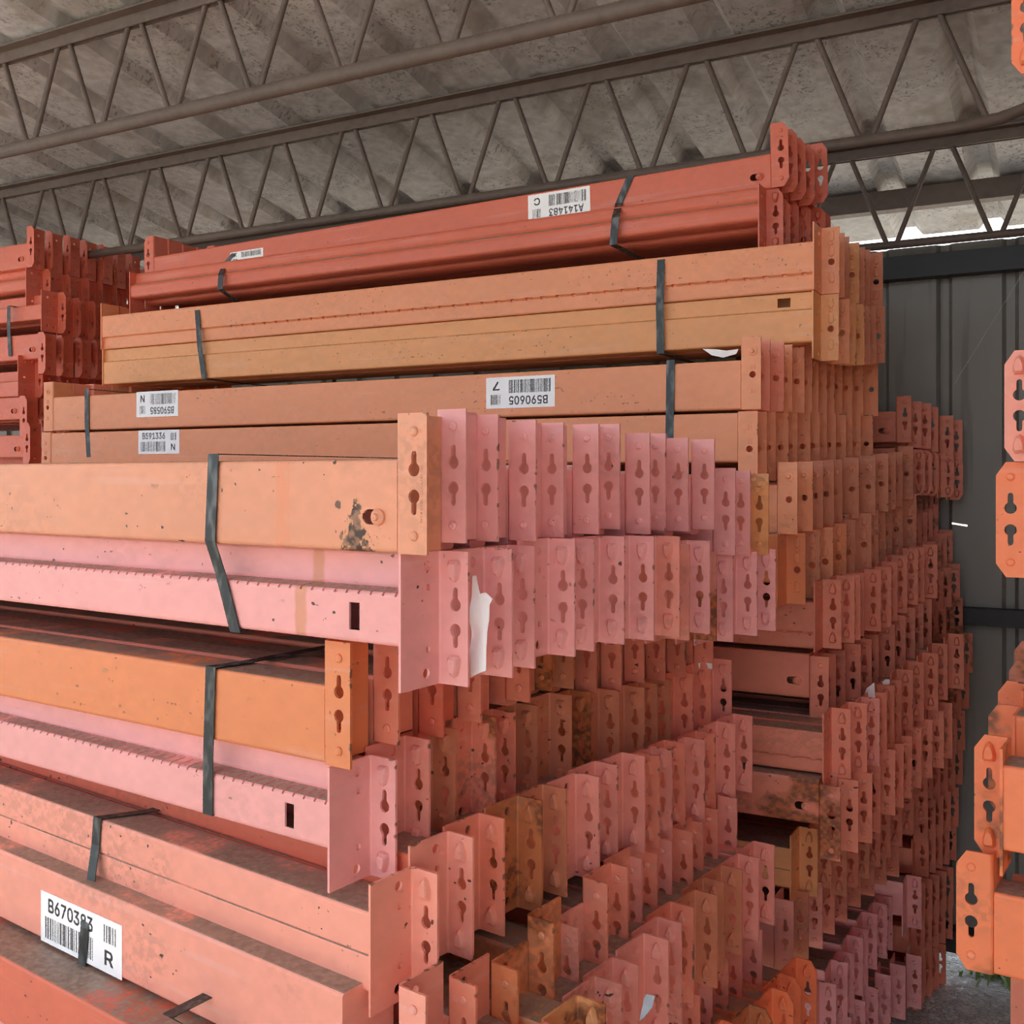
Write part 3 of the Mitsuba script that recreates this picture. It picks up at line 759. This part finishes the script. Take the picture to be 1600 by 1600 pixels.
right_beam(1581, -52, 1.42, 'P', 'clip', 'bright orange', 'orange clipped beam end in the upper right corner', H=0.148, cls=WORN, fix='bullet')


parts = []
for c in np.arange(1.25, 3.2, 0.09):
    for z in np.arange(0.12, 2.2, 0.125):
        a = 0.42 + random.uniform(0, 0.06)
        parts.append(boxmesh(a, a + 1.15, c, c + 0.066, z, z + 0.108))
scene['rack_crossbeam_pile_001'] = painted('right pile', trimesh.util.concatenate(parts), NAMES.index('bright orange'), WORN, False)
tag('rack_crossbeam_pile_001', 'tall pile of orange rack beams standing beyond the right edge', 'beam pile', None, 'stuff')

# ------------------------------------------------------------------ places on the faces of beams
def on_face(owner, x, y, lift=0.0):
    """The point of the beam's front face that the photograph shows at the pixel, "lift" in front of it."""
    m, ty = BEAMS[owner]
    p0, n = m[:3, 3] + m[:3, 1] * (ty - lift), m[:3, 1]
    d = BACK.at(x, y, 1.0) - [0, 0, EYE]
    o = np.array([0, 0, EYE])
    return o + d * (((p0 - o) @ n) / (d @ n))


def face_frame(owner, x, y, lift):
    """A frame whose x runs along the beam, y up its face, z out of it."""
    m = BEAMS[owner][0]
    f = np.eye(4)
    f[:3, 0], f[:3, 1], f[:3, 2], f[:3, 3] = m[:3, 0], m[:3, 2], -m[:3, 1], on_face(owner, x, y, lift)
    return f


# ------------------------------------------------------------------ straps
def ribbon(path, side, w=0.019, t=0.0011, closed=True):
    """A flat band along the closed path, its width along "side"."""
    P = np.array(path, float)
    side = np.asarray(side, float) / np.linalg.norm(side)
    n = len(P)
    rows = []
    mid = P.mean(0)
    for i in range(n):
        t0, t1 = P[i] - P[i - 1], P[(i + 1) % n] - P[i]
        n0, n1 = np.cross(t0, side), np.cross(t1, side)
        nn = n0 / np.linalg.norm(n0) + n1 / np.linalg.norm(n1)
        nn /= np.linalg.norm(nn)
        rows.append([P[i] - side * w / 2, P[i] + side * w / 2, P[i] + side * w / 2 + nn * t, P[i] - side * w / 2 + nn * t])
    v = np.array(rows).reshape(-1, 3)
    f = []
    for i in range(n):
        j = (i + 1) % n
        for k in range(4):
            a, b = i * 4 + k, i * 4 + (k + 1) % 4
            c, d = j * 4 + k, j * 4 + (k + 1) % 4
            f += [[a, b, d], [a, d, c]]
    m = trimesh.Trimesh(v, f, process=False)
    if m.volume < 0:
        m.invert()
    return m


def strap(fr, P, back_c, label, group, w=0.019):
    """P: points over and down the front of the bundle; the band then runs beneath, up the back and over the top."""
    P = list(P)
    a0, a1 = fr.ac(P[0])[0], fr.ac(P[-1])[0]
    P += [fr.pt(a1, back_c, P[-1][2]), fr.pt(a0, back_c, P[0][2])]
    key = put('steel_strap', mikit.ply(ribbon(P, fr.u, w), 'strap_steel'))
    tag(key, label, 'strap', group)


GS = 'steel straps round the bundles'
at = lambda owner, *px: [on_face(owner, x, y, 0.0025) for x, y in px]


def over(owner, tz, x, y, dx, dy):
    """Where the band crosses the top of a beam: a point dy behind its front edge and dx along, and the edge itself."""
    m, ty = BEAMS[owner]
    lx = float((on_face(owner, x, y) - m[:3, 3]) @ m[:3, 0])
    return [(m @ [px, py, tz + 0.002, 1])[:3] for px, py in ((lx + dx, ty + dy), (lx, ty - 0.0025))]



strap(NEAR, at(rowA[0], (334, 710), (329, 845)) + at(rowP[0], (345, 895), (368, 987)), 2.02, 'black steel strap round the peach and pink beams at the front', GS)
strap(NEAR, over(rowO[0], -0.055, 332, 1034, 0.012, 0.042) + at(rowO[0], (326, 1180)) + at(rowQ[0], (325, 1272)), 2.1, 'black steel strap round the orange and lower pink beams', GS)
strap(NEAR, over(rowD[0], -0.035, 155, 1284, 0.035, 0.064) + at(rowD[0], (150, 1320)) + at(rowE[0], (133, 1450), (128, 1510)), 2.1, 'black steel strap crossing the large white label at lower left', GS)
tB = lambda *px: [BACK.at(x, y, c) for x, y, c in px]
strap(BACK, at(rowT[0], (985, 276), (967, 318)) + tB((962, 340, 2.474), (958, 382, 2.474), (985, 396, 2.56)), 2.9, 'black steel strap beside the topmost barcode label', GS, w=0.02)
strap(BACK, at(rowT[0], (366, 396), (350, 414)) + tB((345, 430, 2.474), (344, 452, 2.474), (374, 474, 2.56)), 2.9, 'black steel strap at the left end of the topmost red beams', GS, w=0.02)
strap(BACK, at(rowU1[0], (1033, 406)) + tB((1031, 480, 2.440), (1032, 552, 2.440)), 3.1, 'dark steel strap round the right part of the orange and tan beams', GS)
strap(BACK, at(rowU1[0], (308, 485)) + tB((312, 540, 2.440), (319, 592, 2.440)), 3.1, 'dark steel strap round the left part of the orange and tan beams', GS)
strap(BACK, at(rowV1[0], (1048, 563), (1047, 640), (1046, 716)), 3.2, 'dark steel strap round the right part of the terracotta beams', GS)
strap(BACK, at(rowV1[0], (136, 608), (136, 660), (139, 714)), 3.2, 'dark steel strap round the left part of the terracotta beams', GS)
strap(BACK, tB((14, 478, 2.598), (14, 518, 2.598), (16, 556, 2.598)), 3.2, 'grey steel strap round beams of the far left stack', GS)
strap(NEAR, at(rowG[0], (262, 1588), (300, 1608), (296, 1640)), 2.1, 'black steel strap end at the bottom edge by the red beam', GS)


# ------------------------------------------------------------------ stickers on the beams
def sticker(owner, x0, x1, y0, y1, text, letter, turned):
    """x0..x1, y0..y1: the sticker's pixels; turned: it is upside down."""
    xm, ym = (x0 + x1) / 2, (y0 + y1) / 2
    q0, q1, qt, qb = (on_face(owner, x, y) for x, y in ((x0, ym), (x1, ym), (xm, y0), (xm, y1)))
    w, h = float(np.linalg.norm(q1 - q0)), float(qt[2] - qb[2])
    m = face_frame(owner, xm, ym, 0.0005)
    if turned:
        m = m @ np.diag([-1, -1, 1, 1.0])
    key = put('sticker', mikit.ply(tri(m3.CrossSection.square([w, h], True).extrude(0.0004)), 'sticker_paper'), T(m.tolist()), owner)
    tag(key, f'white barcode sticker{" printed " + text if text else ""}')
    r = random.Random(text + letter)

    def bars(bx0, bx1, by0, by1):
        out, x = [], bx0
        unit = h * 0.014
        while x < bx1:
            b = unit * r.choice((1, 1, 2, 3))
            out.append(boxmesh(x, min(x + b, bx1), by0, by1, 0.0004, 0.0006))
            x += b + unit * r.choice((1, 2, 3))
        return out

    def word(s, hh, x, y, bold=True, squeeze=1.0):
        t = meshkit.text_mesh(s, hh, 0.0002, bold)
        t.apply_translation([-t.bounds[0][0], -t.bounds[0][1], 0])
        k = squeeze / t.extents[0] if squeeze != 1.0 else 1.0
        t.apply_transform(np.diag([k, hh / t.extents[1], 1, 1]))
        t.apply_translation([x, y, 0.0004])
        return t

    for bl in (bars(-0.44 * w, 0.16 * w, -0.40 * h, 0.02 * h), bars(0.29 * w, 0.43 * w, 0.06 * h, 0.38 * h)):
        put('barcode', mikit.ply(trimesh.util.concatenate(bl), 'print_ink'), T(m.tolist()), key)
    put('lettering', mikit.ply(word(letter, 0.28 * h, 0.30 * w, -0.36 * h, squeeze=0.10 * w), 'print_ink'), T(m.tolist()), key)
    if text:
        put('lettering', mikit.ply(word(text, 0.28 * h, -0.40 * w, 0.12 * h, squeeze=0.56 * w), 'print_ink'), T(m.tolist()), key)


sticker(rowT[0], 825, 921, 298, 340, 'A141483', 'C', True)
sticker(rowT[0], 360, 411, 391, 410, '', 'Y', True)
sticker(rowV1[0], 759, 866, 588, 637, 'B590605', '7', True)
sticker(rowV1[0], 213, 278, 611, 651, 'B590585', 'N', True)
sticker(rowV2[0], 216, 280, 672, 709, 'B591336', 'N', False)
sticker(rowE[0], 64, 186, 1417, 1499, 'B670383', 'R', False)

# stamped numbers on the faces, lettering down the front plate
for owner, x, y, t, hh in ((rowA[0], 248, 756, '486', 0.006), (rowO[0], 170, 1045, '485', 0.006)):
    m = face_frame(owner, x, y, 0.0) @ np.diag([-1, -1, 1, 1.0])
    put('stamped_number', mikit.ply(meshkit.text_mesh(t, hh, 0.0003), 'stamp'), T(m.tolist()), owner)
m = face_frame(rowA[0], 660, 818, 0.0033)
rot = np.eye(4); rot[:2, :2] = [[0, -1], [1, 0]]
put('stamped_number', mikit.ply(meshkit.text_mesh('PAT # 4,720,111 - 4,182,000', 0.0032, 0.0002), 'stamp'), T((m @ rot).tolist()), rowA[0])


# ------------------------------------------------------------------ scraps, weeds, thread, timber
def sheet(fr, pts, c, curl=0.004, seed=1):
    """A thin crumpled scrap of paper: its outline in pixels, standing at c."""
    from shapely.geometry import Polygon
    P = [fr.at(x, y, c) for x, y in pts]
    uv = [(fr.ac(p)[0], p[2]) for p in P]
    m = trimesh.creation.extrude_polygon(Polygon(uv).buffer(0), 0.0006)
    m = m.subdivide_to_size(0.008)
    v = m.vertices
    w = (meshkit.noise(np.c_[v[:, :2] * 45, v[:, :1] * 0], seed) - 0.5) * 2 * curl
    m.vertices = np.array([fr.pt(a, c + k + d, z) for (a, z, d), k in zip(v, w)])
    if m.volume < 0:
        m.invert()
    return m


k = put('paper_scrap', mikit.ply(sheet(NEAR, [(738, 900), (744, 899), (748, 928), (757, 926), (768, 936), (763, 945), (762, 1047), (737, 1057), (734, 970)], 1.0), 'torn_paper', 30))
tag(k, 'torn white paper scrap between the pink end plates', 'paper')
k = put('paper_scrap', mikit.ply(sheet(NEAR, [(884, 1433), (908, 1416), (908, 1447), (884, 1442)], 1.34), 'torn_paper', 30))
tag(k, 'small white paper scrap beside the rusty orange end plate', 'paper')
k = put('paper_scrap', mikit.ply(sheet(BACK, [(1349, 1088), (1354, 1076), (1366, 1066), (1368, 1091)], 2.60), 'torn_paper', 30))
tag(k, 'white paper corner above the coral end plates of the tall stack', 'paper')
k = put('paper_scrap', mikit.ply(sheet(BACK, [(1378, 1066), (1384, 1061), (1390, 1062), (1390, 1069), (1380, 1070)], 2.72), 'torn_paper', 30))
tag(k, 'tiny white paper tip right of the larger white corner', 'paper')
k = put('paper_scrap', mikit.ply(sheet(NEAR, [(1091, 1036), (1113, 1036), (1114, 1045), (1092, 1044)], 1.98), 'torn_paper', 30))
tag(k, 'small white paper strip above the rose plate between the stacks', 'paper')
k = put('paper_scrap', mikit.ply(sheet(BACK, [(1098, 545), (1120, 546), (1135, 548), (1154, 545), (1150, 553), (1130, 559), (1112, 555)], 2.28), 'torn_paper', 30))
tag(k, 'crumpled beige paper scrap on top of the terracotta beams', 'paper')
k = put('plastic_scrap', mikit.ply(sheet(NEAR, [(1006, 1560), (1012, 1552), (1024, 1556), (1018, 1575), (1004, 1592), (998, 1596)], 1.24), 'grey_plastic', 30))
tag(k, 'grey plastic scrap hanging behind a keyhole near the bottom edge', 'plastic scrap')

p, q2 = BACK.at(1491, 600, 3.5), BACK.at(1600, 424, 3.5)
k = put('thread', mikit.ply(rod(p, q2 + (q2 - p) * 1.2, 0.0007, 5), 'thread_grey'))
tag(k, 'thin loose thread hanging slantwise before the grey wall', 'thread')

blades = []
g = BACK.at(1548, 1520, 3.81)
for i in range(110):
    x, y = g[0] + 0.045 + rng.normal(0, 0.07), g[1] + rng.normal(0, 0.045)
    h, w, b, s = rng.uniform(0.015, 0.06), rng.uniform(0.005, 0.012), rng.uniform(0, 6.28), rng.uniform(0.01, 0.04)
    e, l = np.array([math.cos(b), math.sin(b), 0]), np.array([-math.sin(b), math.cos(b), 0])
    o = np.array([x, y, 0])
    v = [o - l * w / 2, o + l * w / 2, o + l * w * 0.7 + e * s * 0.4 + [0, 0, h * 0.6], o - l * w * 0.7 + e * s * 0.4 + [0, 0, h * 0.6], o + e * s + [0, 0, h]]
    blades.append(trimesh.Trimesh(v, [[0, 1, 2], [0, 2, 3], [3, 2, 4]], process=False))
scene['weeds'] = mikit.ply(trimesh.util.concatenate(blades), 'leaf_green')
tag('weeds', 'small green weeds growing in the gravel at the foot of the back wall', 'weeds', None, 'stuff')

# supports under the stacks
low1 = EYE - 1.29
for i, a in enumerate((-1.15, -2.2)):
    k = put('timber_bearer', mikit.ply(boxmesh(a - 0.06, a + 0.06, 0.95, 2.1, 0, low1), 'timber'), NEAR.mat([0, 0, 0]))
    tag(k, ('timber bearer under the near stack, nearer its right end', 'timber bearer under the near stack, farther from its right end')[i], 'timber', 'timber bearers under the near stack')
k = numbered('rack_post')
pm = BACK.at(1579, 1490, cb(1579, 1.58))
scene[k + '__upright'] = painted('post', boxmesh(0, 0.075, 0, 0.06, 0, pm[2] + 0.10), NAMES.index('brick'), WORN)
scene[k + '__upright'] = {**scene[k + '__upright'], 'to_world': BACK.mat([pm[0], pm[1], 0])}
tag(k, 'short brick red upright under the orange beams at the right edge', 'post')
